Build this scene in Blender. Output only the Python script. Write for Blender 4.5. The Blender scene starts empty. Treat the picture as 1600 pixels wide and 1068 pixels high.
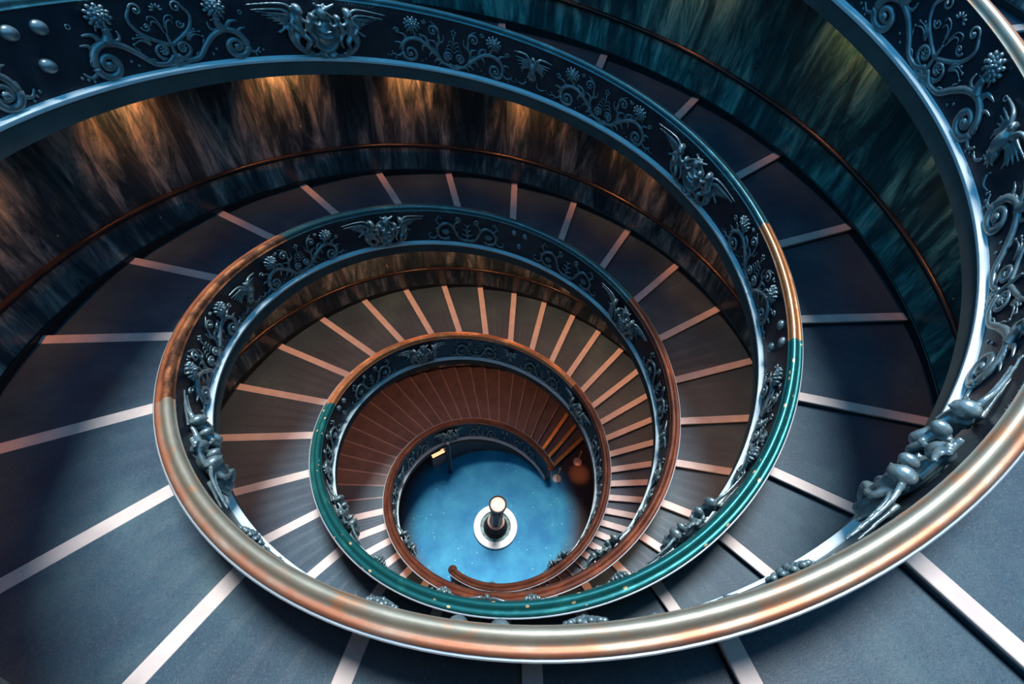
import bpy, bmesh, math, random
from math import pi, cos, sin, sqrt, atan2
from mathutils import Matrix, Vector

SC = bpy.context.scene
COL = SC.collection

# ------------------------------------------------------------------ camera
CAMP = dict(f=779.36, x=0.1448, y=-6.2781, z=3.4241, pitch=0.6519, roll=-0.1001)
def make_camera():
    cam = bpy.data.cameras.new('camera'); o = bpy.data.objects.new('camera', cam); COL.objects.link(o)
    a, r = CAMP['pitch'], CAMP['roll']
    fwd = Vector((0, sin(a), -cos(a))); up = Vector((0, cos(a), sin(a))); rt = Vector((1, 0, 0))
    xr = rt*cos(r) - up*sin(r); ur = rt*sin(r) + up*cos(r)
    m = Matrix.Identity(4)
    for i in range(3):
        m[i][0] = xr[i]; m[i][1] = ur[i]; m[i][2] = -fwd[i]
    m[0][3], m[1][3], m[2][3] = CAMP['x'], CAMP['y'], CAMP['z']
    o.matrix_world = m
    cam.sensor_width = 36; cam.lens = CAMP['f']/1600*36
    cam.clip_start = 0.05; cam.clip_end = 200
    SC.camera = o
make_camera()
# ------------------------------------------------------------------ sky, daylight, exposure
W = bpy.data.worlds.new('sky'); SC.world = W; W.use_nodes = True
bg = W.node_tree.nodes['Background']
bg.inputs[0].default_value = (0.08, 0.42, 0.76, 1); bg.inputs[1].default_value = 1.45
def sun(name, energy, color, angle, d):
    l = bpy.data.lights.new(name, 'SUN'); l.energy = energy; l.color = color; l.angle = angle
    o = bpy.data.objects.new(name, l); COL.objects.link(o)
    o.rotation_euler = Vector(d).to_track_quat('-Z', 'Y').to_euler()
sun('daylight', 6.0, (1.0, 0.95, 0.89), 0.30, (0.02, -0.33, -1.0))
SC.view_settings.view_transform = 'Standard'; SC.view_settings.look = 'None'
SC.view_settings.gamma = 1; SC.view_settings.use_curve_mapping = False
SC.view_settings.exposure = 0.0

# ------------------------------------------------------------------ helix
R0, R1, R2, R3 = 6.1932, -2.0568, 0.1813, -0.0744
P1, P2, P3 = 8.3035, 0.4421, -0.2903
TH0, ECX, ECY, H2C, H2S = 0.1857, 0.145, -0.0988, 0.0227, 0.0338
WID = 3.383
FLOOR_Z = -15.5
T0 = {'A': -0.30, 'B': -0.32}
TE = {'A': 1.905, 'B': 1.862}
def th_(s, t): return TH0 + (pi if s == 'B' else 0) - 2*pi*t
def R_(s, t):
    a = th_(s, t)
    return R0 + R1*t + R2*t*t + R3*t**3 + H2C*cos(2*a) + H2S*sin(2*a)
def z_(t): return -(P1*t + P2*t*t + P3*t**3)
def w_(t): return WID - 0.03*t
def PZ(s, t, dr, z):
    a = th_(s, t); r = R_(s, t) + dr
    return (r*cos(a) + ECX*t, r*sin(a) + ECY*t, z)
def P(s, t, dr, dz): return PZ(s, t, dr, z_(t) + dz)
def turns(s, t, dr, dist): return dist/(2*pi*(R_(s, t)+dr))

# ------------------------------------------------------------------ object helpers
def link(name, me, mat=None, parent=None, smooth=False):
    o = bpy.data.objects.new(name, me); COL.objects.link(o)
    if mat: me.materials.append(mat)
    if smooth:
        me.shade_smooth()
    if parent: o.parent = parent
    return o
def mesh(name, vs, fs, mat=None, parent=None, smooth=False, uvs=None):
    me = bpy.data.meshes.new(name); me.from_pydata([tuple(v) for v in vs], [], fs)
    if uvs:
        uv = me.uv_layers.new(name='UVMap')
        for l in me.loops: uv.data[l.index].uv = uvs[l.vertex_index]
    me.update()
    return link(name, me, mat, parent, smooth)
def empty(name, loc=(0, 0, 0)):
    o = bpy.data.objects.new(name, None); COL.objects.link(o); o.location = loc; o.empty_display_size = .2
    return o
def tag(o, label=None, cat=None, group=None, kind=None):
    if label: o['label'] = label
    if cat: o['category'] = cat
    if group: o['group'] = group
    if kind: o['kind'] = kind
    return o
def sub(parent, loc):  # local frame: vertices are given in world space, so shift them by the root position
    return None
def sweep(name, s, t0, t1, prof, mat, parent=None, closed=True, smooth=True, dt=0.005, caps=True, sharp=None):
    n = max(2, int(round((t1-t0)/dt))); m = len(prof)
    L = [0]
    for i in range(1, m+1):
        a, b = prof[i-1], prof[i % m]; L.append(L[-1]+math.hypot(b[0]-a[0], b[1]-a[1]))
    vs, uvs, fs = [], [], []
    arc = 0; pt = None
    for i in range(n+1):
        t = t0+(t1-t0)*i/n
        if i: arc += 2*pi*R_(s, t)*(t1-t0)/n
        for j, (r, z) in enumerate(prof):
            vs.append(P(s, t, r, z)); uvs.append((arc, L[j]))
    k = m if closed else m-1
    for i in range(n):
        for j in range(k):
            a = i*m+j; b = i*m+(j+1) % m
            fs.append((a, b, b+m, a+m))
    if closed and caps:
        fs.append(tuple(range(m-1, -1, -1))); fs.append(tuple(n*m+j for j in range(m)))
    o = mesh(name, vs, fs, mat, parent, smooth, uvs)
    if smooth:
        try: o.data.set_sharp_from_angle(angle=0.7)
        except Exception: pass
    fixn(o.data)
    return o
def fixn(me):
    bm = bmesh.new(); bm.from_mesh(me); bmesh.ops.recalc_face_normals(bm, faces=bm.faces); bm.to_mesh(me); bm.free()
def circle(cx, cz, r, n, a0=0): return [(cx+r*cos(a0+2*pi*i/n), cz+r*sin(a0+2*pi*i/n)) for i in range(n)]

# ------------------------------------------------------------------ materials
def newmat(name):
    m = bpy.data.materials.new(name); m.use_nodes = True
    nt = m.node_tree; b = nt.nodes['Principled BSDF']
    return m, nt, b
def N(nt, typ, **k):
    n = nt.nodes.new(typ)
    for a, v in k.items(): setattr(n, a, v)
    return n
def ramp(nt, stops, fac):
    r = N(nt, 'ShaderNodeValToRGB'); e = r.color_ramp.elements
    while len(e) < len(stops): e.new(0.5)
    for q, (p, c) in zip(e, stops):
        q.position = p; q.color = (*c, 1) if len(c) == 3 else c
    nt.links.new(fac, r.inputs[0]); return r.outputs[0]
def coords(nt, kind='Object', scale=(1, 1, 1), rot=(0, 0, 0)):
    tc = N(nt, 'ShaderNodeTexCoord'); mp = N(nt, 'ShaderNodeMapping')
    mp.inputs['Scale'].default_value = scale; mp.inputs['Rotation'].default_value = rot
    nt.links.new(tc.outputs[kind], mp.inputs[0]); return mp.outputs[0]
def noise(nt, vec, scale, detail=4, rough=.55, dist=0):
    n = N(nt, 'ShaderNodeTexNoise'); n.inputs['Scale'].default_value = scale; n.inputs['Detail'].default_value = detail
    n.inputs['Roughness'].default_value = rough; n.inputs['Distortion'].default_value = dist
    nt.links.new(vec, n.inputs['Vector']); return n.outputs['Fac']
def bump(nt, b, h, strength=.2, dist=.01):
    bn = N(nt, 'ShaderNodeBump'); bn.inputs['Strength'].default_value = strength; bn.inputs['Distance'].default_value = dist
    nt.links.new(h, bn.inputs['Height']); nt.links.new(bn.outputs[0], b.inputs['Normal'])
def mix(nt, a, b_, f):
    m = N(nt, 'ShaderNodeMix', data_type='RGBA'); nt.links.new(f, m.inputs[0])
    for sock, v in ((m.inputs[6], a), (m.inputs[7], b_)):
        if isinstance(v, tuple): sock.default_value = (*v, 1)
        else: nt.links.new(v, sock)
    return m.outputs[2]
def simple(name, c1, c2=None, scale=3, rough=.5, metal=0, kind='Object', sc=(1, 1, 1), bs=0, detail=5, lo=.35, hi=.65, spec=None):
    m, nt, b = newmat(name)
    v = coords(nt, kind, sc); f = noise(nt, v, scale, detail)
    nt.links.new(ramp(nt, [(lo, c1), (hi, c2 or tuple(x*.7 for x in c1))], f), b.inputs['Base Color'])
    b.inputs['Roughness'].default_value = rough; b.inputs['Metallic'].default_value = metal
    if spec is not None: b.inputs['Specular IOR Level'].default_value = spec
    if bs: bump(nt, b, noise(nt, v, scale*6, 3), bs)
    return m
M = {}
def tread_mat():
    m, nt, b = newmat('tread_stone'); v = coords(nt, 'Object')
    col = ramp(nt, [(.30, (0.012, 0.038, 0.076)), (.52, (0.021, 0.064, 0.106)), (.72, (0.050, 0.108, 0.145))], noise(nt, v, .8, 10, .6))
    col = mix(nt, col, (0.075, 0.115, 0.15), ramp(nt, [(.50, (0, 0, 0)), (.72, (.8, .8, .8))], noise(nt, v, 42, 4, .7)))
    col = mix(nt, col, (0.008, 0.022, 0.05), ramp(nt, [(.52, (0, 0, 0)), (.72, (.7, .7, .7))], noise(nt, v, 27, 5, .7)))
    nt.links.new(col, b.inputs['Base Color']); b.inputs['Roughness'].default_value = .52
    bump(nt, b, noise(nt, v, 60, 3), .25)
    return m
M['tread'] = tread_mat()
M['step'] = simple('step_stone', (0.07, 0.065, 0.075), (0.11, 0.095, 0.10), 2.5, .45, bs=.08)
M['nosing'] = simple('travertine_nosing', (0.60, 0.55, 0.55), (0.52, 0.47, 0.48), 3.5, .5, bs=.08)
M['stepnose'] = simple('step_edge_stone', (0.26, 0.23, 0.24), (0.21, 0.18, 0.19), 3, .4)
M['ledge'] = simple('ledge_stone', (0.56, 0.70, 0.76), (0.46, 0.60, 0.66), 3, .5, bs=.08)
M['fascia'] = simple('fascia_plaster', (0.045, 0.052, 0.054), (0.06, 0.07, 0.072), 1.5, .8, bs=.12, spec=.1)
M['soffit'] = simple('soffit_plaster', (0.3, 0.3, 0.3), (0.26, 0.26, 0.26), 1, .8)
M['skirt'] = simple('black_skirting', (0.006, 0.007, 0.01), (0.01, 0.012, 0.016), 4, .3)
M['rail'] = simple('dark_bronze_rail', (0.012, 0.010, 0.012), (0.03, 0.02, 0.018), 3, .3, metal=.3)
M['brass'] = simple('brass_strip', (1.0, 0.62, 0.22), (0.85, 0.45, 0.14), 8, .35, metal=.7)
M['bronze'] = simple('patinated_bronze_relief', (0.12, 0.19, 0.225), (0.22, 0.31, 0.34), 7, .30, metal=.5, bs=.15)
M['panel'] = simple('patinated_bronze_panel', (0.016, 0.026, 0.045), (0.028, 0.042, 0.06), 3.5, .42, metal=.5, bs=.18, detail=8)
M['fillet'] = simple('pale_fillet', (0.42, 0.50, 0.58), (0.36, 0.44, 0.52), 4, .35, metal=.4)

def cap_mat(name, base, patch, dots=None, rough=.42, lo=.52, hi=.66, metal=.7, stretch=2.0, edge=None):
    m, nt, b = newmat(name)
    v = coords(nt, 'UV', (stretch, 4, 1))
    f = noise(nt, v, 1.0, 6, .6)
    col = ramp(nt, [(lo-.2, base), (lo, tuple(x*.8 for x in base)), (hi, patch)], f)
    if dots:
        v2 = coords(nt, 'UV', (4.5, 7.0, 1)); vo = N(nt, 'ShaderNodeTexVoronoi'); vo.inputs['Scale'].default_value = 1
        nt.links.new(v2, vo.inputs['Vector'])
        d = ramp(nt, [(0.13, (1, 1, 1)), (0.17, (0, 0, 0))], vo.outputs['Distance'])
        col = mix(nt, col, dots, d)
    if edge:
        tc = N(nt, 'ShaderNodeTexCoord'); sp = N(nt, 'ShaderNodeSeparateXYZ'); nt.links.new(tc.outputs['UV'], sp.inputs[0])
        rr = N(nt, 'ShaderNodeMapRange'); nt.links.new(sp.outputs[1], rr.inputs[0])
        rr.inputs['From Min'].default_value = .262; rr.inputs['From Max'].default_value = .30
        fm = N(nt, 'ShaderNodeMath', operation='MULTIPLY'); nt.links.new(rr.outputs[0], fm.inputs[0])
        nt.links.new(ramp(nt, [(.3, (.35, .35, .35)), (.6, (1, 1, 1))], f), fm.inputs[1])
        col = mix(nt, col, edge, fm.outputs[0])
    nt.links.new(col, b.inputs['Base Color'])
    b.inputs['Metallic'].default_value = metal; b.inputs['Roughness'].default_value = rough
    bump(nt, b, noise(nt, coords(nt, 'UV', (6, 14, 1)), 1.5, 4), .12)
    return m
M['cap_bronze'] = cap_mat('aged_bronze_handrail', (0.44, 0.43, 0.36), (0.60, 0.30, 0.17), edge=(0.42, 0.17, 0.10), rough=.48)
M['cap_copper'] = cap_mat('worn_copper_handrail', (0.17, 0.08, 0.055), (0.70, 0.27, 0.12), lo=.45, hi=.62, edge=(0.45, 0.15, 0.07))
M['cap_orange'] = cap_mat('bright_copper_handrail', (0.70, 0.30, 0.14), (0.95, 0.55, 0.30), rough=.3)
M['cap_teal'] = cap_mat('verdigris_handrail', (0.015, 0.17, 0.19), (0.03, 0.24, 0.24), dots=(1.0, 0.72, 0.40), rough=.3, metal=.6)
M['cap_dark'] = cap_mat('dark_verdigris_handrail', (0.05, 0.16, 0.20), (0.08, 0.24, 0.28), rough=.3, metal=.7)
M['cap_red'] = cap_mat('reddish_copper_handrail', (0.20, 0.075, 0.055), (0.34, 0.14, 0.085), rough=.26, lo=.4, hi=.75)

def marble(name, dark, mid, light, vein, lo=.38):
    m, nt, b = newmat(name)
    v = coords(nt, 'UV', (1.5, 0.26, 1), (0, 0, 0.10))
    n1 = noise(nt, v, 1.5, 12, .72, 1.6)
    col = ramp(nt, [(lo, dark), (lo+.13, mid), (lo+.28, light)], n1)
    v2 = coords(nt, 'UV', (1.3, .25, 1), (0, 0, .22)); n2 = noise(nt, v2, 1.1, 5, .6, .6)
    col = mix(nt, col, dark, ramp(nt, [(.44, (0, 0, 0)), (.56, (.88, .88, .88))], n2))
    v3 = coords(nt, 'UV', (2.6, .5, 1), (0, 0, .14)); n3 = noise(nt, v3, 1.6, 10, .78, 2.6)
    col = mix(nt, col, vein, ramp(nt, [(.645, (0, 0, 0)), (.68, (.9, .9, .9))], n3))
    nt.links.new(col, b.inputs['Base Color'])
    b.inputs['Roughness'].default_value = .22
    return m
M['marble_teal'] = marble('green_marble', (0.012, 0.045, 0.06), (0.06, 0.27, 0.27), (0.26, 0.60, 0.52), (0.75, 0.78, 0.6))
M['marble_dark'] = marble('dark_marble', (0.015, 0.03, 0.045), (0.13, 0.18, 0.20), (0.46, 0.48, 0.44), (0.75, 0.68, 0.55))
def floor_mat():
    m, nt, b = newmat('blue_terrazzo')
    v = coords(nt, 'Object'); f = noise(nt, v, .9, 9, .65)
    col = ramp(nt, [(.35, (0.0, 0.17, 0.38)), (.65, (0.03, 0.30, 0.50))], f)
    vo = N(nt, 'ShaderNodeTexVoronoi'); vo.inputs['Scale'].default_value = 4; nt.links.new(v, vo.inputs['Vector'])
    col = mix(nt, col, (0.25, 0.62, 0.75), ramp(nt, [(.06, (.8, .8, .8)), (.12, (0, 0, 0))], vo.outputs['Distance']))
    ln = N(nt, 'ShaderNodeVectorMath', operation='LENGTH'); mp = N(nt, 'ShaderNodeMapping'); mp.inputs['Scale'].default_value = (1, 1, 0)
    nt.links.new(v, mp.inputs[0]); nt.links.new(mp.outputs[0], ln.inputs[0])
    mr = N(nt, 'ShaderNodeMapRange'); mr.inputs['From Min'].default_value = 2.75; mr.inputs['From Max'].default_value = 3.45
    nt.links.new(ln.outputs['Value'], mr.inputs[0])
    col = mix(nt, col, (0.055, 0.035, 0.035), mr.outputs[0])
    nt.links.new(col, b.inputs['Base Color']); b.inputs['Roughness'].default_value = .5; b.inputs['Specular IOR Level'].default_value = .15
    return m
M['floor'] = floor_mat()
def emit(name, c, s):
    m, nt, b = newmat(name); b.inputs['Base Color'].default_value = (*c, 1)
    b.inputs['Emission Color'].default_value = (*c, 1); b.inputs['Emission Strength'].default_value = s
    return m
M['lamp'] = emit('lamp_lens', (1.0, 0.42, 0.14), 12)
M['lit_panel'] = emit('backlit_panel', (1.0, 0.52, 0.26), 1.6)
M['black'] = simple('black_metal', (0.02, 0.022, 0.03), None, 5, .5, metal=.2)
M['white_marble'] = simple('white_marble', (0.80, 0.78, 0.78), (0.70, 0.69, 0.70), 5, .35)
M['greenwater'] = simple('green_mosaic', (0.010, 0.07, 0.08), (0.10, 0.33, 0.33), 9, .5, lo=.42, hi=.62)
M['pinkstone'] = simple('pink_stone', (0.72, 0.52, 0.44), (0.60, 0.40, 0.33), 9, .4)
M['greystone'] = simple('grey_stone', (0.22, 0.25, 0.27), None, 4, .5)
M['drum'] = simple('drum_wall_stone', (0.03, 0.055, 0.075), (0.05, 0.085, 0.10), 2, .5)

# ------------------------------------------------------------------ setting: floor, light-blocking shell, walls
def ring_mesh(name, r, z0, z1, mat, n=96):
    vs = []; fs = []
    for i in range(n):
        a = 2*pi*i/n; vs += [(r*cos(a), r*sin(a), z0), (r*cos(a), r*sin(a), z1)]
    for i in range(n):
        j = (i+1) % n; fs.append((2*i, 2*i+1, 2*j+1, 2*j))
    return mesh(name, vs, fs, mat, None, True)
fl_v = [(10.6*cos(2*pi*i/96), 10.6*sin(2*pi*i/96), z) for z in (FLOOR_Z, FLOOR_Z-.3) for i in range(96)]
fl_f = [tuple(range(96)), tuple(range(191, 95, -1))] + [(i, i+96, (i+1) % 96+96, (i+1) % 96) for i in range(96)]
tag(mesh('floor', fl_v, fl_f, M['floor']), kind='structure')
tag(ring_mesh('light_block_shell', 10.6, FLOOR_Z, 4.6, M['soffit']), kind='structure')  # unseen outer cylinder, added to stop sky light entering from the sides

def other(s): return 'B' if s == 'A' else 'A'
def soffit_over(s, t):
    """height of the underside of the ramp above the floor of strand s at t (None when open to the sky)"""
    t2 = t-0.5
    return z_(t2)-0.37 if t2 >= T0[other(s)] else None
def spiral_wall(name, s, t0, t1, mat, bottom, m=8):
    n = int((t1-t0)/.005); vs = []; fs = []; uvs = []; arc = 0
    for i in range(n+1):
        t = t0+(t1-t0)*i/n
        if i: arc += 2*pi*(R_(s, t)+w_(t))*(t1-t0)/n
        top = soffit_over(s, t); top = 4.6 if top is None else top+.02
        zb = bottom(t)
        for k in range(m+1):
            z = zb+(top-zb)*k/m
            for d in (0, .15):
                vs.append(PZ(s, t, w_(t)+d, z)); uvs.append((arc, z))
    q = 2*(m+1)
    for i in range(n):
        for k in range(m):
            a = i*q+2*k
            fs.append((a, a+2, a+2+q, a+q)); fs.append((a+1, a+1+q, a+3+q, a+3))
        a = i*q+2*m
        fs.append((a, a+1, a+1+q, a+q))
    return tag(mesh(name, vs, fs, mat, None, True, uvs), kind='structure')
spiral_wall('wall_north', 'A', -.3, 1.42, M['marble_dark'], lambda t: z_(t)-.36)
spiral_wall('wall_south', 'B', -.32, .80, M['marble_teal'], lambda t: z_(t)-.36)
spiral_wall('wall_south_lower', 'B', .80, 1.42, M['marble_dark'], lambda t: z_(t)-.36)
spiral_wall('wall_lower_north', 'A', 1.42, 2.02, M['marble_dark'], lambda t: FLOOR_Z)  # part below the ramp added down to the floor to keep sky light out
spiral_wall('wall_lower_south', 'B', 1.42, 2.02, M['marble_teal'], lambda t: FLOOR_Z)  # likewise extended below its ramp to block light leaking under the slab
# drum wall closing the space under the last turn
def drum(name, s, t0, t1):
    n = 60; vs = []; fs = []
    for i in range(n+1):
        t = t0+(t1-t0)*i/n
        for d in (.02, .14):
            vs.append(PZ(s, t, d, FLOOR_Z)); vs.append(PZ(s, t, d, max(FLOOR_Z, z_(t)-.36)))
    for i in range(n):
        a = 4*i; fs += [(a, a+4, a+5, a+1), (a+2, a+3, a+7, a+6), (a+1, a+5, a+7, a+3)]
    fs += [(0, 1, 3, 2), (4*n, 4*n+2, 4*n+3, 4*n+1)]
    return tag(mesh(name, vs, fs, M['drum']), kind='structure')
drum('wall_under_stair', 'A', 1.645, 1.88)
for i, s in enumerate('AB'):
    prof = [(w_(1)-.025, -.3), (w_(1)-.025, .09), (w_(1)-.015, .10), (w_(1)+.03, .10), (w_(1)+.03, -.3)]
    n = 'baseboard_north' if s == 'A' else 'baseboard_south'
    tag(sweep(n, s, T0[s], TE[s], prof, M['skirt'], smooth=False), kind='structure')

# ------------------------------------------------------------------ steps
SA = [-.30, -.249, -.198, -.146, -.094, -.042, .010, .062, .113, .1643, .214, .263, .3117, .3601, .409, .4567, .5037, .551, .5966, .6419, .686, .7286, .7714, .8124, .8525,
      .8916, .9299, .9681, 1.0039, 1.0404, 1.0774, 1.1117, 1.1456, 1.179, 1.211, 1.242, 1.272, 1.300, 1.328, 1.356, 1.3834, 1.4082,
      1.432, 1.454, 1.4771, 1.4989, 1.5177, 1.5352, 1.551, 1.567]
SA += [1.583+.01658*i for i in range(13)] + [1.7974, 1.8137, 1.8295, 1.8456, 1.8603, 1.8776, 1.895]
SB = [-.31, -.259, -.207, -.155, -.103, -.051, .001, .053, .105, .157, .209, .261, .313, .3628, .4107, .4574, .5035, .5485, .5933, .6373, .6805, .7235, .766, .808, .8491,
      .8912, .9294, .9679, 1.0067, 1.0438, 1.0814, 1.1166, 1.151, 1.1848, 1.2163, 1.2467, 1.2763, 1.3036, 1.3309, 1.3571,
      1.3821, 1.4053, 1.4278, 1.4489, 1.4694, 1.4892, 1.507, 1.5252, 1.543, 1.5599, 1.5761, 1.5932, 1.6093]
SB += [1.6093+.0165*i for i in range(1, 16)]
def tp(s, t, dr, dist, z):       # point at tangential distance dist from the radial line t
    return PZ(s, t+turns(s, t, dr, dist), dr, z)
def build_steps(s, ts, root, white_to, brass_n):
    for k in range(1, len(ts)):
        ta, tb = ts[k-1], ts[k]
        drop = z_(ta)-z_(tb); rise = min(.13, drop*.92)
        white = tb < white_to; brass = k >= len(ts)-brass_n
        hw = .10 if white else (.075 if brass else .028)
        hp = .10 if ta < white_to else (.075 if (k-1) >= len(ts)-brass_n else .028)
        if k == 1: hp = 0
        za, zb = z_(ta)-rise, z_(tb); th = .045
        di, do = .10, w_(tb)+.01
        vs = []; fs = []; n = 4
        for dr in (di, do):
            for i in range(n+1):
                f = i/n
                t = (ta+turns(s, ta, dr, hp))*(1-f)+(tb-turns(s, tb, dr, hw))*f
                z = za*(1-f)+zb*f
                vs.append(PZ(s, t, dr, z)); vs.append(PZ(s, t, dr, min(z_(t)-.24, z-.02)))
            for z in (zb-th, zb-.26):
                vs.append(PZ(s, tb-turns(s, tb, dr, hw), dr, z))
            for z in (zb-th, zb-.26):
                vs.append(PZ(s, tb+turns(s, tb, dr, hw-.018), dr, z))
        q = 2*(n+1)+4
        seq_top = [2*i for i in range(n+1)]+[2*(n+1), 2*(n+1)+2]
        seq_bot = [2*i+1 for i in range(n+1)]+[2*(n+1)+1, 2*(n+1)+3]
        for a, b in zip(seq_top[:-1], seq_top[1:]): fs.append((a, b, b+q, a+q))
        for a, b in zip(seq_bot[:-1], seq_bot[1:]):
            if a != 2*n+1 or True: fs.append((a, a+q, b+q, b))
        poly = seq_top+seq_bot[::-1]
        fs.append(tuple(poly[::-1])); fs.append(tuple(x+q for x in poly))
        fs.append((seq_top[0], seq_top[0]+q, seq_bot[0]+q, seq_bot[0])); a, b = seq_top[-1], seq_bot[-1]; fs.append((a, b, b+q, a+q))
        st = mesh('step', vs, fs, M['tread'] if tb < white_to+.03 else M['step'], root)
        fixn(st.data)
        # nosing: rounded bar across the step
        mt = M['nosing'] if white else (M['brass'] if brass else M['stepnose'])
        pr = [(-hw, -th), (-hw, 0), (-hw+.004, .003), (hw-.014, .003), (hw-.004, -.002), (hw, -.012), (hw, -th+.006), (hw-.006, -th)]
        if brass:
            pr = [(-hw, -th)]
            for c in (-.05, 0, .05): pr += [(c-.02, -.004), (c-.018, .008), (c+.018, .008), (c+.02, -.004)]
            pr += [(hw, -.01), (hw, -th)]
        vs = []; m = len(pr)
        for dr in (.11, w_(tb)-.03):
            for (d, z) in pr: vs.append(tp(s, tb, dr, d, zb+z))
        fs = [(j, (j+1) % m, (j+1) % m+m, j+m) for j in range(m)]+[tuple(range(m-1, -1, -1)), tuple(range(m, 2*m))]
        no = mesh('nosing', vs, fs, mt, st); fixn(no.data)
        if brass: no['label'] = 'grooved brass nosing'
        elif white: no['label'] = 'pale stone nosing strip'
stairs = {}
for s, ts, wt, bn, lab in (('A', SA, 1.49, 3, 'spiral ramp filling the left of the picture, its lowest steps edged with brass'),
                           ('B', SB, 1.62, 0, 'spiral ramp below the green marble wall at upper right')):
    root = empty('spiral_staircase', P(s, TE[s], .1, 0)); stairs[s] = root
    tag(root, lab, 'staircase', None)
    root_inv = Matrix.Translation(-Vector(root.location))
    w = w_(1)
    build_steps(s, ts, root, wt, bn)
    te = TE[s]
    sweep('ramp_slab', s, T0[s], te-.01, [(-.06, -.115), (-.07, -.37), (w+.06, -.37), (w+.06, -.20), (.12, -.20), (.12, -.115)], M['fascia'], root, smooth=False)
    sweep('ledge', s, T0[s], te, [(.10, -.02), (-.004, -.02), (-.012, -.035), (-.072, -.045), (-.087, -.058), (-.087, -.098), (-.078, -.112), (.10, -.112)], M['ledge'], root)
def reparent_shift(root):
    off = Vector(root.location)
    for c in root.children_recursive:
        if c.type == 'MESH' and not c.get('_s'):
            c.data.transform(Matrix.Translation(-off)); c['_s'] = 1
    for c in root.children_recursive:
        if '_s' in c: del c['_s']
for s in 'AB': reparent_shift(stairs[s])
# ------------------------------------------------------------------ relief templates in (u, v, h): along, up, out of the panel
class TB:
    def __init__(s): s.v = []; s.f = []
    def tube(s, pts, r0, r1=None, n=6, k=5, flat=1.0):
        """smooth tapered tube through control points"""
        r1 = r0 if r1 is None else r1
        P_ = [Vector(p if len(p) == 3 else (p[0], p[1], .02)) for p in pts]
        if len(P_) > 2:
            Q = []
            for i in range(len(P_)-1):
                a = P_[max(i-1, 0)]; b = P_[i]; c = P_[i+1]; d = P_[min(i+2, len(P_)-1)]
                for j in range(k):
                    t = j/k
                    Q.append(.5*((2*b)+(c-a)*t+(2*a-5*b+4*c-d)*t*t+(3*b-a-3*c+d)*t**3))
            Q.append(P_[-1]); P_ = Q
        if n == 6: r0, r1 = r0*1.38, r1*1.38
        m = len(P_); base = len(s.v)
        for i, p in enumerate(P_):
            d = (P_[min(i+1, m-1)]-P_[max(i-1, 0)])
            if d.length < 1e-6: d = Vector((1, 0, 0))
            d.normalize(); up = Vector((0, 0, 1)); x = d.cross(up)
            if x.length < .1: x = d.cross(Vector((0, 1, 0)))
            x.normalize(); y = x.cross(d)
            f = i/(m-1); r = r0*(1-f)+r1*f
            for j in range(n):
                a = 2*pi*j/n
                s.v.append(p+x*(r*cos(a))+y*(r*flat*sin(a)))
        for i in range(m-1):
            for j in range(n):
                a = base+i*n+j; b = base+i*n+(j+1) % n
                s.f.append((a, b, b+n, a+n))
        s.f.append(tuple(base+j for j in range(n-1, -1, -1))); s.f.append(tuple(base+(m-1)*n+j for j in range(n)))
    def blob(s, c, r, rot=0, nu=8, nv=5):
        base = len(s.v); cu, cv, ch = c; ru, rv, rh = r
        cr, sr = cos(rot), sin(rot)
        def put(x, y, z): s.v.append(Vector((cu+x*cr-y*sr, cv+x*sr+y*cr, ch+z)))
        put(0, 0, rh)
        for i in range(1, nv):
            ph = pi*i/nv
            for j in range(nu):
                a = 2*pi*j/nu; put(ru*sin(ph)*cos(a), rv*sin(ph)*sin(a), rh*cos(ph))
        put(0, 0, -rh)
        e = len(s.v)-1
        for j in range(nu): s.f.append((base, base+1+j, base+1+(j+1) % nu))
        for i in range(nv-2):
            for j in range(nu):
                a = base+1+i*nu+j; b = base+1+i*nu+(j+1) % nu
                s.f.append((a, a+nu, b+nu, b))
        o = base+1+(nv-2)*nu
        for j in range(nu): s.f.append((o+j, e, o+(j+1) % nu))
    def spiral(s, cu, cv, r, turns_, dirn, a0, w, m=1, ball=True, h=.03):
        pts = []
        n = int(turns_*10)
        for i in range(n+1):
            f = i/n; a = a0+dirn*2*pi*turns_*f; rr = r*(1-f*.82)
            pts.append((m*(cu+rr*cos(a)), cv+rr*sin(a), h+.03*f))
        s.tube(pts, w, w*.5, 6, 2)
        if ball: s.blob((m*cu, cv, h+.035), (w*1.25, w*1.25, w*1.2), 0, 7, 5)
    def leaf(s, u0, v0, u1, v1, w, m=1, h=.03, bend=.25):
        du, dv = u1-u0, v1-v0
        s.tube([(m*u0, v0, h*.5), (m*(u0+du*.5-dv*bend), v0+dv*.5+du*bend, h*1.4), (m*u1, v1, h*.9)], w, w*.25, 6, 4, .8)
def thistle(b, u, v, r, m=1, rnd=None):
    rnd = rnd or random.Random(3)
    b.blob((m*u, v, .06), (r*.75, r*.75, .07), 0, 8, 5)
    k = 0
    for ring_, (q, n) in enumerate(((.95, 11), (.68, 9), (.38, 6), (.05, 1))):
        for i in range(n):
            a = 2*pi*i/n+ring_*.4
            x, y = u+q*r*cos(a), v+q*r*.85*sin(a)
            hh = .09+.09*(1-q)
            b.blob((m*x, y, hh*.8), (r*.24, r*.19, .045), a*m, 6, 4)
    for a in (-.5, 0, .5):
        b.leaf(u+.3*r*a, v-r*.6, u+r*1.4*a, v-r*1.2, .025, m, .05)
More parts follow.
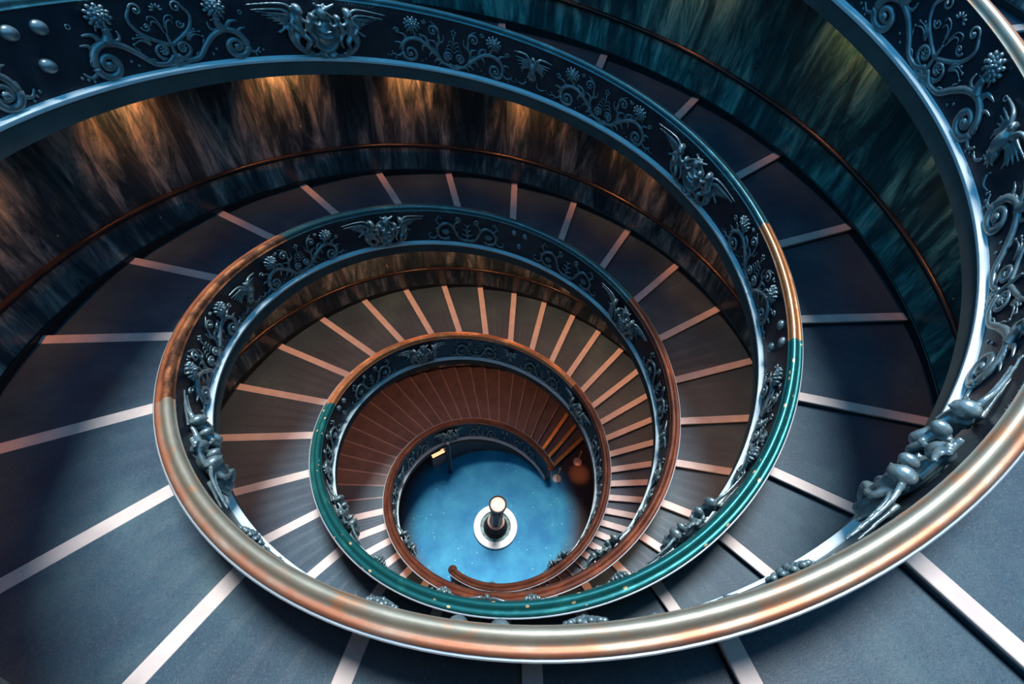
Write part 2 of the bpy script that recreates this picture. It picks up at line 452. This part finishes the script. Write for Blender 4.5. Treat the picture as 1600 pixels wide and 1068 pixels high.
def acanthus(b, pts, m, w0=.042, w1=.02, h=.035, frills=4, side=1):
    b.tube([(m*p[0], p[1], h) for p in pts], w0, w1, 6, 5)
    for i in range(frills):
        f = (i+.5)/frills*(len(pts)-1); j = int(f); g = f-j
        a, c = pts[j], pts[min(j+1, len(pts)-1)]
        x, y = a[0]*(1-g)+c[0]*g, a[1]*(1-g)+c[1]*g
        dx, dy = c[0]-a[0], c[1]-a[1]; L = math.hypot(dx, dy) or 1; dx /= L; dy /= L
        b.leaf(x, y, x+dx*.10-side*dy*.07, y+dy*.10+side*dx*.07, .02, m, h)
def tmpl_heart():
    b = TB()
    for m in (1, -1):
        b.spiral(.12, .27, .10, 1.6, 1, -pi/2, .024, m)
        b.tube([(m*.02, .07), (m*.2, .09), (m*.33, .22), (m*.37, .40), (m*.31, .54), (m*.33, .66)], .026, .02)
        b.spiral(.44, .74, .11, 1.4, -1, pi, .02, m)
        b.leaf(.33, .6, .5, .93, .02, m); b.leaf(.34, .5, .22, .7, .02, m)
        for i in range(3):
            v = .40+.085*i; q = .16-.03*i
            b.tube([(m*.01, v-.04, .02), (m*q*.5, v+.03, .035), (m*q, v+.015, .03), (m*(q+.01), v-.035, .02)], .014, .009, 5, 4)
        acanthus(b, [(.33, .2), (.5, .36), (.72, .5), (.92, .5), (1.08, .38), (1.11, .22)], m, .034, .034)
        b.spiral(.94, .2, .17, 1.5, -1, 0, .032, m)
        b.leaf(.55, .44, .74, .62, .035, m); b.leaf(.7, .5, .86, .7, .03, m, .04, -.2)
        for q in ((.40, .28, .55, .18), (.6, .42, .68, .28), (.36, .42, .52, .54), (1.0, .46, 1.16, .58), (1.1, .32, 1.26, .38), (.2, .09, .34, .03), (.30, .15, .44, .08)): b.leaf(*q, .028, m)
        b.spiral(1.2, .62, .06, 1.2, 1, 0, .014, m); b.spiral(.62, .9, .05, 1.2, -1, 0, .012, m)
        thistle(b, .88, .80, .155, m)
        b.tube([(m*1.1, .2), (m*1.2, .1), (m*1.3, .13), (m*1.38, .08)], .02, .008)
        for q in ((1.26, .05), (1.33, .17), (1.42, .10), (.62, .12), (.7, .06)): b.blob((m*q[0], q[1], .02), (.02, .02, .02), 0, 6, 4)
        b.leaf(0, .02, .16, .06, .03, m, .03, 0); b.leaf(0, .0, .1, .12, .025, m)
    for a in range(5):
        b.blob((.045*cos(a*2*pi/5+.3), .79+.045*sin(a*2*pi/5+.3), .03), (.028, .02, .02), a*2*pi/5+.3, 6, 4)
    b.tube([(0, .5, .02), (0, .72, .02)], .01)
    return b
def tmpl_candelabra():
    b = TB()
    for m in (1, -1):
        b.spiral(.16, .25, .13, 1.3, 1, -pi/2, .024, m, False)
        for i in range(7):
            a = 2*pi*i/7; b.blob((m*(.16+.045*cos(a)), .25+.045*sin(a), .045), (.03, .016, .02), a*m, 6, 4)
        b.blob((m*.16, .25, .06), (.02, .02, .02), 0, 6, 4)
        acanthus(b, [(.03, .16), (.18, .06), (.38, .09), (.55, .26), (.75, .42), (.98, .48), (1.17, .38), (1.24, .2)], m, .028, .045, frills=6)
        b.spiral(1.05, .2, .2, 1.4, -1, 0, .045, m)
        b.spiral(1.05, .2, .11, 1.1, 1, 2, .022, m)
        b.tube([(m*.92, .48, .04), (m*.86, .58, .05), (m*.87, .68, .07)], .06, .035)
        b.leaf(.98, .48, 1.2, .62, .04, m); b.leaf(.8, .46, .7, .62, .03, m); b.leaf(1.15, .4, 1.3, .5, .03, m)
        thistle(b, .87, .84, .165, m)
        b.tube([(m*.03, .32), (m*.22, .42), (m*.4, .56), (m*.47, .74), (m*.38, .88)], .028, .018)
        b.spiral(.3, .86, .09, 1.3, 1, 0, .017, m)
        b.spiral(.26, .62, .07, 1.2, -1, 0, .014, m)
        for q in ((.30, .36, .55, .40), (.30, .36, .52, .48), (.30, .36, .44, .52)):
            b.leaf(*q, .02, m); b.blob((m*q[2], q[3], .035), (.024, .024, .02), 0, 6, 4)
        for q in (.10, .17): b.tube([(m*.02, .4+q, .02), (m*.07, .55+q, .03), (m*(.1+q*.4), .58+q, .03), (m*(.13+q*.4), .52+q, .02)], .015, .01, 5, 4)
        b.tube([(m*1.22, .14), (m*1.36, .08), (m*1.45, .16)], .026, .01)
        for q in ((1.36, .03), (1.43, .07), (1.5, .11), (.7, .18), (.62, .1)): b.blob((m*q[0], q[1], .02), (.024, .024, .022), 0, 6, 4)
        b.tube([(m*(1.3+.03*cos(i*.7)), .75+.03*sin(i*.7), .02) for i in range(10)], .012, .012, 5, 1)
        b.leaf(0, .0, .14, .08, .04, m); b.leaf(0, .02, .2, .02, .03, m, .03, 0)
    b.tube([(0, .05, .03), (0, .36, .03), (0, .5, .03)], .03, .012)
    for i in range(6):
        a = pi*i/5; b.blob((.07*cos(a), .84+.06*sin(a), .035), (.04, .02, .025), a, 6, 4)
    return b
def tmpl_flower():
    b = TB()
    for m in (1, -1):
        acanthus(b, [(.02, .12), (.2, .12), (.36, .3), (.44, .5), (.62, .66), (.84, .6), (.98, .42), (.93, .2), (.75, .1), (.6, .18)], m, .026, .034, frills=7)
        for i in range(9):
            a = 2*pi*i/9; b.blob((m*(.72+.085*cos(a)), .36+.07*sin(a), .05), (.05, .028, .035), a*m, 6, 4)
        for i in range(5):
            a = 2*pi*i/5; b.blob((m*(.72+.035*cos(a)), .36+.03*sin(a), .085), (.028, .028, .03), 0, 6, 4)
        b.tube([(m*.44, .5), (m*.4, .66), (m*.3, .72)], .022, .018); b.spiral(.32, .82, .1, 1.4, -1, -1.2, .02, m)
        b.tube([(m*.9, .58), (m*1.0, .7), (m*.93, .85)], .024, .015)
        for q in ((.93, .88), (.86, .82), (1.0, .8), (1.04, .72)): b.blob((m*q[0], q[1], .03), (.03, .025, .025), 0, 6, 4)
        b.tube([(m*.95, .25), (m*1.1, .1), (m*1.22, .14), (m*1.28, .24), (m*1.2, .28)], .022, .012)
        b.leaf(1.1, .1, 1.3, .06, .02, m); b.leaf(0, .35, .14, .5, .03, m); b.leaf(0, .5, .1, .68, .025, m)
        b.leaf(0, .2, .18, .32, .03, m)
    b.blob((0, .6, .04), (.03, .08, .03)); b.blob((0, .3, .04), (.03, .06, .03)); b.blob((0, .12, .04), (.07, .05, .04))
    return b
def tmpl_crest():
    b = TB()
    # shield with rim
    b.blob((0, .42, .03), (.21, .27, .11), 0, 16, 8)
    b.tube([(.26*cos(2*pi*i/18), .42+.32*sin(2*pi*i/18), .06) for i in range(19)], .032, .032, 6, 2)
    b.tube([(-.12, .5, .14), (0, .47, .15), (.12, .5, .14)], .014); b.tube([(-.12, .4, .14), (0, .37, .15), (.12, .4, .14)], .014)
    # tiara, keys and little figure above the shield
    b.blob((0, .80, .10), (.09, .12, .09), 0, 10, 6); b.blob((0, .93, .10), (.035, .035, .04))
    b.tube([(-.26, .70, .07), (.1, .97, .09)], .02); b.tube([(.26, .70, .07), (-.1, .97, .09)], .02)
    b.tube([(.05, .88, .12), (.17, .95, .13), (.27, 1.0, .12)], .028, .014)
    for m in (1, -1):
        # outer winged putto: head, hair, torso, arms, legs
        b.blob((m*.47, .86, .17), (.078, .085, .085), 0, 12, 8); b.blob((m*.47, .90, .155), (.082, .07, .08), 0, 10, 6)
        b.blob((m*.435, .85, .25), (.014, .016, .016))
        b.tube([(m*.47, .79, .13), (m*.5, .68, .14), (m*.5, .55, .13), (m*.46, .44, .12)], .075, .085, 8, 4)
        b.tube([(m*.44, .72, .17), (m*.34, .66, .2), (m*.25, .70, .17)], .038, .026, 7); b.blob((m*.24, .71, .17), (.03, .03, .03))
        b.tube([(m*.55, .72, .13), (m*.63, .62, .16), (m*.56, .52, .19)], .038, .026, 7); b.blob((m*.55, .51, .19), (.03, .03, .03))
        b.tube([(m*.48, .44, .14), (m*.38, .34, .2), (m*.42, .2, .15), (m*.36, .1, .1)], .062, .03, 8); b.blob((m*.33, .08, .1), (.05, .028, .03))
        b.tube([(m*.5, .46, .1), (m*.58, .3, .13), (m*.5, .16, .1), (m*.42, .06, .08)], .055, .028, 8)
        # inner putto leaning on the shield
        b.blob((m*.24, .78, .19), (.062, .068, .07), 0, 10, 7)
        b.tube([(m*.25, .72, .14), (m*.31, .6, .16), (m*.33, .48, .14)], .055, .06, 8)
        b.tube([(m*.24, .68, .18), (m*.14, .62, .2), (m*.08, .68, .17)], .028, .02, 6)
        b.tube([(m*.32, .48, .14), (m*.24, .34, .18), (m*.3, .2, .14)], .046, .026, 7)
        # drapery and volute below
        b.tube([(m*.62, .5, .06), (m*.66, .34, .08), (m*.56, .15, .07), (m*.36, .03, .06), (m*.1, .03, .06), (m*.0, .08, .06)], .03, .03, 7)
        b.tube([(m*.56, .58, .08), (m*.62, .45, .1), (m*.6, .3, .1)], .05, .025, 7)
        b.tube([(m*.16, .08, .08), (m*.1, .0, .08), (m*.02, .0, .08)], .03, .02, 6)
        # wing: leading edge, covert and feathers
        b.tube([(m*.52, .78, .10), (m*.60, .91, .12), (m*.8, .93, .09), (m*1.28, .88, .05)], .034, .012, 7)
        b.tube([(m*.56, .66, .08), (m*.62, .79, .11), (m*.78, .83, .09), (m*1.22, .80, .05)], .036, .014, 7)
        for i in range(6):
            b.tube([(m*.60, .73-.04*i, .035), (m*(.85-.03*i), .745-.045*i, .03), (m*(1.12-.08*i), .76-.05*i, .012)], .017, .008, 6)
        for i in range(4):
            b.blob((m*(.64+.05*i), .52-.03*i, .03), (.05, .03, .03), -.4*m)
    return b
def tmpl_eagle():
    b = TB()
    b.blob((0, .58, .10), (.085, .17, .10), 0, 10, 7); b.blob((0, .78, .12), (.05, .065, .06)); b.tube([(.02, .80, .15), (.06, .78, .17)], .022, .008)
    for m in (1, -1):
        b.tube([(m*.06, .68, .09), (m*.13, .8, .10), (m*.24, .83, .08), (m*.46, .80, .04)], .03, .012)
        for i in range(5): b.tube([(m*.10, .70-.035*i, .05), (m*(.22), .70-.05*i, .05), (m*(.42-.045*i), .70-.075*i, .03)], .022, .01)
        b.tube([(m*.05, .45, .08), (m*.09, .36, .07)], .035, .018); b.blob((m*.1, .33, .06), (.035, .015, .02))
        b.leaf(0, .44, .07, .24, .035, m, .05, 0)
        b.tube([(m*.12, .2, .02), (m*.2, .12, .03), (m*.32, .14, .02)], .018, .01); b.blob((m*.14, .24, .02), (.02, .02, .02)); b.blob((m*.36, .16, .02), (.025, .02, .02))
    b.leaf(0, .44, 0, .22, .035, 1, .05, 0)
    return b
def tmpl_bosses():
    out = []
    for u, v in ((.18, .80), (-.20, .80), (0, .36)):
        b = TB(); b.blob((u, v, .01), (.098, .098, .085), 0, 20, 12); out.append(b)
    return out
def tmpl_letters(u0):
    b = TB(); rnd = random.Random(int(u0*10)+50); u = u0
    for i in range(11):
        k = rnd.choice('IVLHT'); h0, h1 = .965, 1.005; w = .02
        if k in 'ILHT': b.tube([(u, h0, .004), (u, h1, .004)], .005)
        if k == 'V': b.tube([(u, h1, .004), (u+w*.5, h0, .004)], .005); b.tube([(u+w*.5, h0, .004), (u+w, h1, .004)], .005)
        if k == 'L': b.tube([(u, h0, .004), (u+w, h0, .004)], .005)
        if k == 'H': b.tube([(u+w, h0, .004), (u+w, h1, .004)], .005); b.tube([(u, .985, .004), (u+w, .985, .004)], .005)
        if k == 'T': b.tube([(u-w*.5, h1, .004), (u+w*.5, h1, .004)], .005)
        u += .055
    return b
def voxelize(b, vox, smooth=2):
    me = bpy.data.meshes.new('temp'); me.from_pydata(b.v, [], b.f); me.update(); fixn(me)
    o = bpy.data.objects.new('temp', me); COL.objects.link(o)
    md = o.modifiers.new('r', 'REMESH'); md.mode = 'VOXEL'; md.voxel_size = vox
    sm = o.modifiers.new('s', 'SMOOTH'); sm.iterations = smooth; sm.factor = .5
    dg = bpy.context.evaluated_depsgraph_get(); ev = o.evaluated_get(dg); m2 = ev.to_mesh()
    r = TB(); r.v = [v.co.copy() for v in m2.vertices]; r.f = [tuple(p.vertices) for p in m2.polygons]
    ev.to_mesh_clear(); bpy.data.objects.remove(o); bpy.data.meshes.remove(me)
    keep = [i for i, f in enumerate(r.f) if any(r.v[k].z > -.015 for k in f)]   # what is inside the panel is never seen
    r.f = [r.f[i] for i in keep]; used = sorted({k for f in r.f for k in f}); mp = {k: i for i, k in enumerate(used)}
    r.v = [r.v[k] for k in used]; r.f = [tuple(mp[k] for k in f) for f in r.f]
    return r
T_HEART, T_CAND, T_FLOW = tmpl_heart(), tmpl_candelabra(), tmpl_flower()
T_CREST = voxelize(tmpl_crest(), .013); T_CREST_LO = voxelize(tmpl_crest(), .022, 1)
T_EAGLE = voxelize(tmpl_eagle(), .013)
T_BOSS = tmpl_bosses()
def place(name, tb, s, tc, root, mat=None, outer=False, uflip=1, label=None):
    vs = []
    k = R_(s, tc)/R_(s, .15)
    for q in tb.v:
        t = tc+uflip*q.x/36.0; h = q.z*(.55+.45*k)*((.62 if tc < .4 else 1.0) if name == 'scroll_relief' else 1.3 if name == 'winged_crest' else 1)
        vs.append(P(s, t, (.105+h*.38) if outer else -h, -.005+.955*q.y))
    o = mesh(name, vs, tb.f, mat or M['bronze'], root, True)
    if label: o['label'] = label
    return o

caps = {'A': [(-.30, .43, 'cap_bronze', 'aged bronze handrail with copper wear'), (.43, .575, 'cap_copper', 'brown copper handrail section'), (.575, .90, 'cap_dark', 'dark blue-green handrail section'), (.90, 1.905, 'cap_red', 'reddish copper handrail section')],
        'B': [(-.32, .463, 'cap_dark', 'dark blue-green handrail section'), (.463, .537, 'cap_orange', 'bright orange copper handrail section'), (.537, 1.02, 'cap_teal', 'green handrail section with golden wear spots'), (1.02, 1.38, 'cap_orange', 'bright orange copper handrail section'), (1.38, 1.862, 'cap_red', 'reddish copper handrail section')]}
CAPP = [(.0, .965), (-.016, .972), (-.02, .985), (-.008, .997), (-.002, 1.01), (.0, 1.03), (.003, 1.055), (.014, 1.078), (.032, 1.094), (.055, 1.101), (.078, 1.098), (.098, 1.087),
        (.112, 1.072), (.124, 1.060), (.138, 1.053), (.154, 1.053), (.170, 1.057), (.186, 1.058), (.202, 1.053), (.214, 1.042), (.221, 1.030), (.222, 1.02), (.212, 1.012), (.11, 1.0), (.11, .965)]
FILP = [(.11, .965), (.11, .999), (.212, 1.012), (.240, 1.012), (.250, 1.0), (.240, .988), (.20, .985), (.15, .965)]
ORN = []     # (t, kind) shared quarter-turn rhythm, crest in the middle of each
for s in 'AB':
    root = empty('balustrade', P(s, TE[s], .05, 0))
    tag(root, 'sculpted bronze balustrade that comes round nearest the camera with an aged bronze handrail' if s == 'A' else
        'sculpted bronze balustrade that crosses the top left and shows the green handrail with golden spots', 'balustrade')
    sweep('panel', s, T0[s], TE[s], [(0, -.03), (0, 1.0), (.105, 1.0), (.105, -.14), (.02, -.14), (.02, -.03)], M['panel'], root, smooth=False)
    for a, b_, mm, lab in caps[s]:
        h = sweep('handrail', s, a, b_, CAPP, M[mm], root); h['label'] = lab
    fm = sweep('moulding', s, T0[s], TE[s], FILP, M['fillet'], root); fm['label'] = 'thin pale moulding under the handrail'
    # newel with a rolled end
    te = TE[s]
    c = P(s, te+turns(s, te, .06, .03), .07, 0)
    vs = []; fs = []; pr = [(.11, -.2), (.11, .06), (.085, .1), (.075, .9), (.10, .97), (.13, 1.02), (.15, 1.06), (.13, 1.10), (.08, 1.12), (.055, 1.14), (.05, 1.17), (.03, 1.195), (.0, 1.2)]
    n = 20
    for i in range(n):
        a = 2*pi*i/n
        for r, z in pr: vs.append((c[0]+r*cos(a), c[1]+r*sin(a), c[2]+z*(.93 if z > .5 else 1)))
    m = len(pr)
    for i in range(n):
        for j in range(m-1):
            A_ = i*m+j; B_ = ((i+1) % n)*m+j; fs.append((A_, B_, B_+1, A_+1))
    nw = mesh('newel', vs, fs, M['cap_red'], root, True); nw['label'] = 'rolled copper end post'
    # ornament
    k0 = -1
    for k in range(-2, 8):
        tc = .1535+.25*k
        if T0[s]+.04 < tc < TE[s]-.045:
            place('winged_crest', T_CREST if tc < 1.0 else T_CREST_LO, s, tc, root)
            if tc < .7:
                place('inscription', tmpl_letters(-1.15), s, tc, root, M['bronze']); place('inscription', tmpl_letters(.55), s, tc, root, M['bronze'])
        te_ = .028+.25*k
        eagle = (k % 2 == 0) if s == 'A' else (k % 2 == 1)
        if T0[s]+.02 < te_ < TE[s]-.02:
            if eagle: place('eagle', T_EAGLE, s, te_, root)
            else:
                for q in T_BOSS: place('boss', q, s, te_, root)
        for d in (-.0745, .0745):
            tc2 = .1535+.25*k+d
            if not (T0[s]+.04 < tc2 < TE[s]-.04): continue
            if tc2 < .12: tb = T_CAND
            elif s == 'A' and .30 > tc2 > .2: tb = T_CAND
            elif s == 'A' and .7 < tc2 < 1.2: tb = T_FLOW
            elif s == 'B' and (tc2 > .9): tb = T_FLOW
            elif s == 'A' and tc2 >= 1.2: tb = T_FLOW
            else: tb = T_HEART
            place('scroll_relief', tb, s, tc2, root)
            # the ramp side of the panel, where the camera sees it
            if (s == 'A' and .02 < tc2 < .55) or (s == 'B' and .6 < tc2 < 1.0):
                place('scroll_relief', T_FLOW, s, tc2, root, outer=True)
                if d > 0: place('winged_crest', T_CREST_LO, s, tc2-.0745, root, outer=True)
    reparent_shift(root)

# ------------------------------------------------------------------ wall handrails
for s in 'AB':
    root = empty('wall_handrail', P(s, TE[s], w_(1), .9))
    tag(root, 'dark bronze handrail fixed to the brown and blue marble wall' if s == 'A' else 'dark bronze handrail fixed to the green marble wall at upper right', 'handrail')
    c0 = w_(1)-.075
    sweep('rail', s, T0[s]+.01, TE[s]-.02, circle(c0-.01, .945, .062, 14), M['rail'], root)
    t = T0[s]+.03
    while t < TE[s]-.03:
        b = TB()
        pts = [P(s, t, w_(t)+.02, .84), P(s, t, w_(t)-.03, .84), P(s, t, w_(t)-.068, .87), P(s, t, w_(t)-.075, .94)]
        b.tube(pts, .013, .013, 6, 3)
        mesh('bracket', b.v, b.f, M['rail'], root, True)
        t += .042
    reparent_shift(root)

# ------------------------------------------------------------------ ceiling lights under the ramps
def lathe(name, prof, mat, parent, n=24, c=(0, 0, 0)):
    vs = []; fs = []; m = len(prof)
    for i in range(n):
        a = 2*pi*i/n
        for r, z in prof: vs.append((c[0]+r*cos(a), c[1]+r*sin(a), c[2]+z))
    for i in range(n):
        for j in range(m-1):
            A_ = i*m+j; B_ = ((i+1) % n)*m+j; fs.append((A_, B_, B_+1, A_+1))
    o = mesh(name, vs, fs, mat, parent, True)
    try: o.data.set_sharp_from_angle(angle=.7)
    except Exception: pass
    return o
LAMP_W = 110
first = None
def lamp_at(loc, watt, aim=None, size=2.7, rad=.05, color=(1.0, 0.31, 0.09)):
    global first
    if first is None:
        r = empty('ceiling_light', loc)
        lathe('housing', [(.0, .0), (.09, .0), (.09, -.035), (.075, -.045), (.062, -.04), (.062, -.015), (.0, -.015)], M['black'], r, 20)
        lathe('lens', [(.0, -.03), (.061, -.03)], M['lamp'], r, 20)
        first = r; root = r
    else:
        root = first.copy(); COL.objects.link(root); root.location = loc
        for ch in first.children:
            if ch.type == 'MESH':
                c = ch.copy(); COL.objects.link(c); c.parent = root
    tag(root, 'small round warm ceiling light recessed under the spiral ramp beside the marble wall', 'ceiling light', 'warm ceiling lights under the ramps')
    l = bpy.data.lights.new('warm_lamp', 'SPOT'); l.energy = watt; l.color = color; l.spot_size = size; l.spot_blend = 1.0; l.shadow_soft_size = rad
    lo = bpy.data.objects.new('warm_lamp', l); COL.objects.link(lo); lo.parent = root; lo.location = (0, 0, -.07)
    if aim: lo.rotation_euler = Vector(aim).to_track_quat('-Z', 'Y').to_euler()
for s in 'AB':
    ph = .58 if s == 'A' else .418
    ts = []
    t = ph
    while t > .22: ts.append(t); t -= .066
    t = ph+.066
    while t < 1.87: ts.append(t); t += .066 if t < 1 else .052
    for t in sorted(ts):
        dr = w_(t)-.34 if t < .95 else w_(t)-(.45 if t < 1.45 else .8)
        zc = soffit_over(s, t)
        if zc is None: continue
        a = th_(s, t)
        if t < .95: lamp_at(PZ(s, t, dr, zc-.002), LAMP_W*(3.8 if s == 'A' else 1.7), (.62*cos(a), .62*sin(a), -1), 1.75)
        else: lamp_at(PZ(s, t, dr, zc-.002), LAMP_W*(1.6 if t < 1.45 else .5), color=(1.0, 0.42, 0.19) if t < 1.45 else (1.0, 0.33, 0.17))

lamp_at((3.35, 1.89, z_(1.449)-.372), 420, (0, 0, -1), .34)
# ------------------------------------------------------------------ fountain pillar on the ground floor
fx, fy = 0.217, -0.517
f = empty('fountain', (fx, fy, FLOOR_Z))
tag(f, 'dark pillar fountain with round top inside a white marble ring on blue floor', 'fountain')
lathe('marble_rim', [(.56, .0), (.56, .10), (.575, .12), (.79, .12), (.81, .10), (.81, 0)], M['white_marble'], f, 48)
lathe('basin', [(.0, .05), (.57, .05)], M['greenwater'], f, 32)
lathe('pedestal', [(.43, .0), (.44, .12), (.40, .17), (.34, .20), (.36, .26), (.37, .34), (.33, .40), (.27, .46), (.25, .62)], M['black'], f, 32)
lathe('collar', [(.24, .60), (.30, .64), (.31, .70), (.27, .74), (.24, .76)], M['pinkstone'], f, 32)
lathe('column', [(.235, .75), (.225, .85), (.22, 1.9), (.22, 2.1), (.28, 2.25)], M['black'], f, 32)
for a in (-.5, .5, pi-.5, pi+.5):
    bx = TB(); c_, s_ = cos(a-pi/2), sin(a-pi/2)
    bx.tube([(.24*c_, .24*s_, .8), (.24*c_, .24*s_, 1.4), (.23*c_, .23*s_, 2.1)], .03, .03, 6, 2)
    mesh('pilaster', bx.v, bx.f, M['greystone'], f, True)
lathe('bowl', [(.25, 2.22), (.28, 2.30), (.30, 2.42), (.295, 2.47), (.265, 2.48), (.245, 2.44)], M['black'], f, 32)
lathe('bowl_top', [(.0, 2.45), (.22, 2.45), (.25, 2.44)], M['pinkstone'], f, 32)

# ------------------------------------------------------------------ illuminated display stand
d = empty('display_stand', (-2.28, 1.92, FLOOR_Z)); d.rotation_euler = (0, 0, .62)
tag(d, 'small lit display stand with warm glowing panels in the dark opening beside the blue floor', 'display stand')
def box(name, x0, x1, y0, y1, z0, z1, mat, parent, slope=0):
    vs = [(x, y, z) for z in (z0, z1) for y in (y0, y1) for x in (x0, x1)]
    vs = [(x, y, z+(slope if (z == z1 and y == y1) else 0)) for x, y, z in vs]
    fs = [(0, 2, 3, 1), (4, 5, 7, 6), (0, 1, 5, 4), (2, 6, 7, 3), (0, 4, 6, 2), (1, 3, 7, 5)]
    o = mesh(name, vs, fs, mat, parent)
    bv = o.modifiers.new('bevel', 'BEVEL'); bv.width = .008; bv.segments = 2
    return o
box('body', -.38, .38, -.26, .26, 0, .86, M['greystone'], d, .16)
box('frame', -.40, .40, -.28, .28, .86, .91, M['black'], d, .16)
def panel(name, x0, x1, y0, y1):
    sl = .16/.56
    z = lambda y: .915+(y+.28)*sl
    vs = [(x0, y0, z(y0)), (x1, y0, z(y0)), (x1, y1, z(y1)), (x0, y1, z(y1))]
    vs += [(a, b, c+.012) for a, b, c in vs]
    fs = [(4, 5, 6, 7), (0, 1, 5, 4), (1, 2, 6, 5), (2, 3, 7, 6), (3, 0, 4, 7), (3, 2, 1, 0)]
    return mesh(name, vs, fs, M['lit_panel'], d)
panel('glowing_panel', -.36, .02, -.02, .23); panel('glowing_panel', .06, .34, -.1, .2); panel('glowing_panel', -.34, .26, -.24, -.12)
po = empty('door_post', (-1.76, 1.42, FLOOR_Z)); tag(po, 'slim dark post beside the lit display stand at the foot of the stair wall', 'post')
box('post', -.06, .06, -.06, .06, 0, 2.6, M['black'], po); box('edge_strip', .055, .068, -.05, .05, .1, 2.4, M['greystone'], po)

# ------------------------------------------------------------------ barrier stanchions at the stair foot
def stanchion(x, y, label):
    r = empty('barrier_post', (x, y, FLOOR_Z)); tag(r, label, 'barrier post', 'barrier posts at the stair foot')
    lathe('base', [(.0, .045), (.04, .045), (.12, .03), (.17, .018), (.175, .0)], M['pinkstone'], r, 24)
    lathe('pole', [(.018, .03), (.018, .92), (.028, .94), (.028, .98), (.0, .99)], M['brass'], r, 12)
stanchion(2.46, 1.60, 'barrier post with round base nearest the bright blue floor at the stair foot')
stanchion(3.28, 2.40, 'barrier post with round base beside the orange glow at the stair foot')
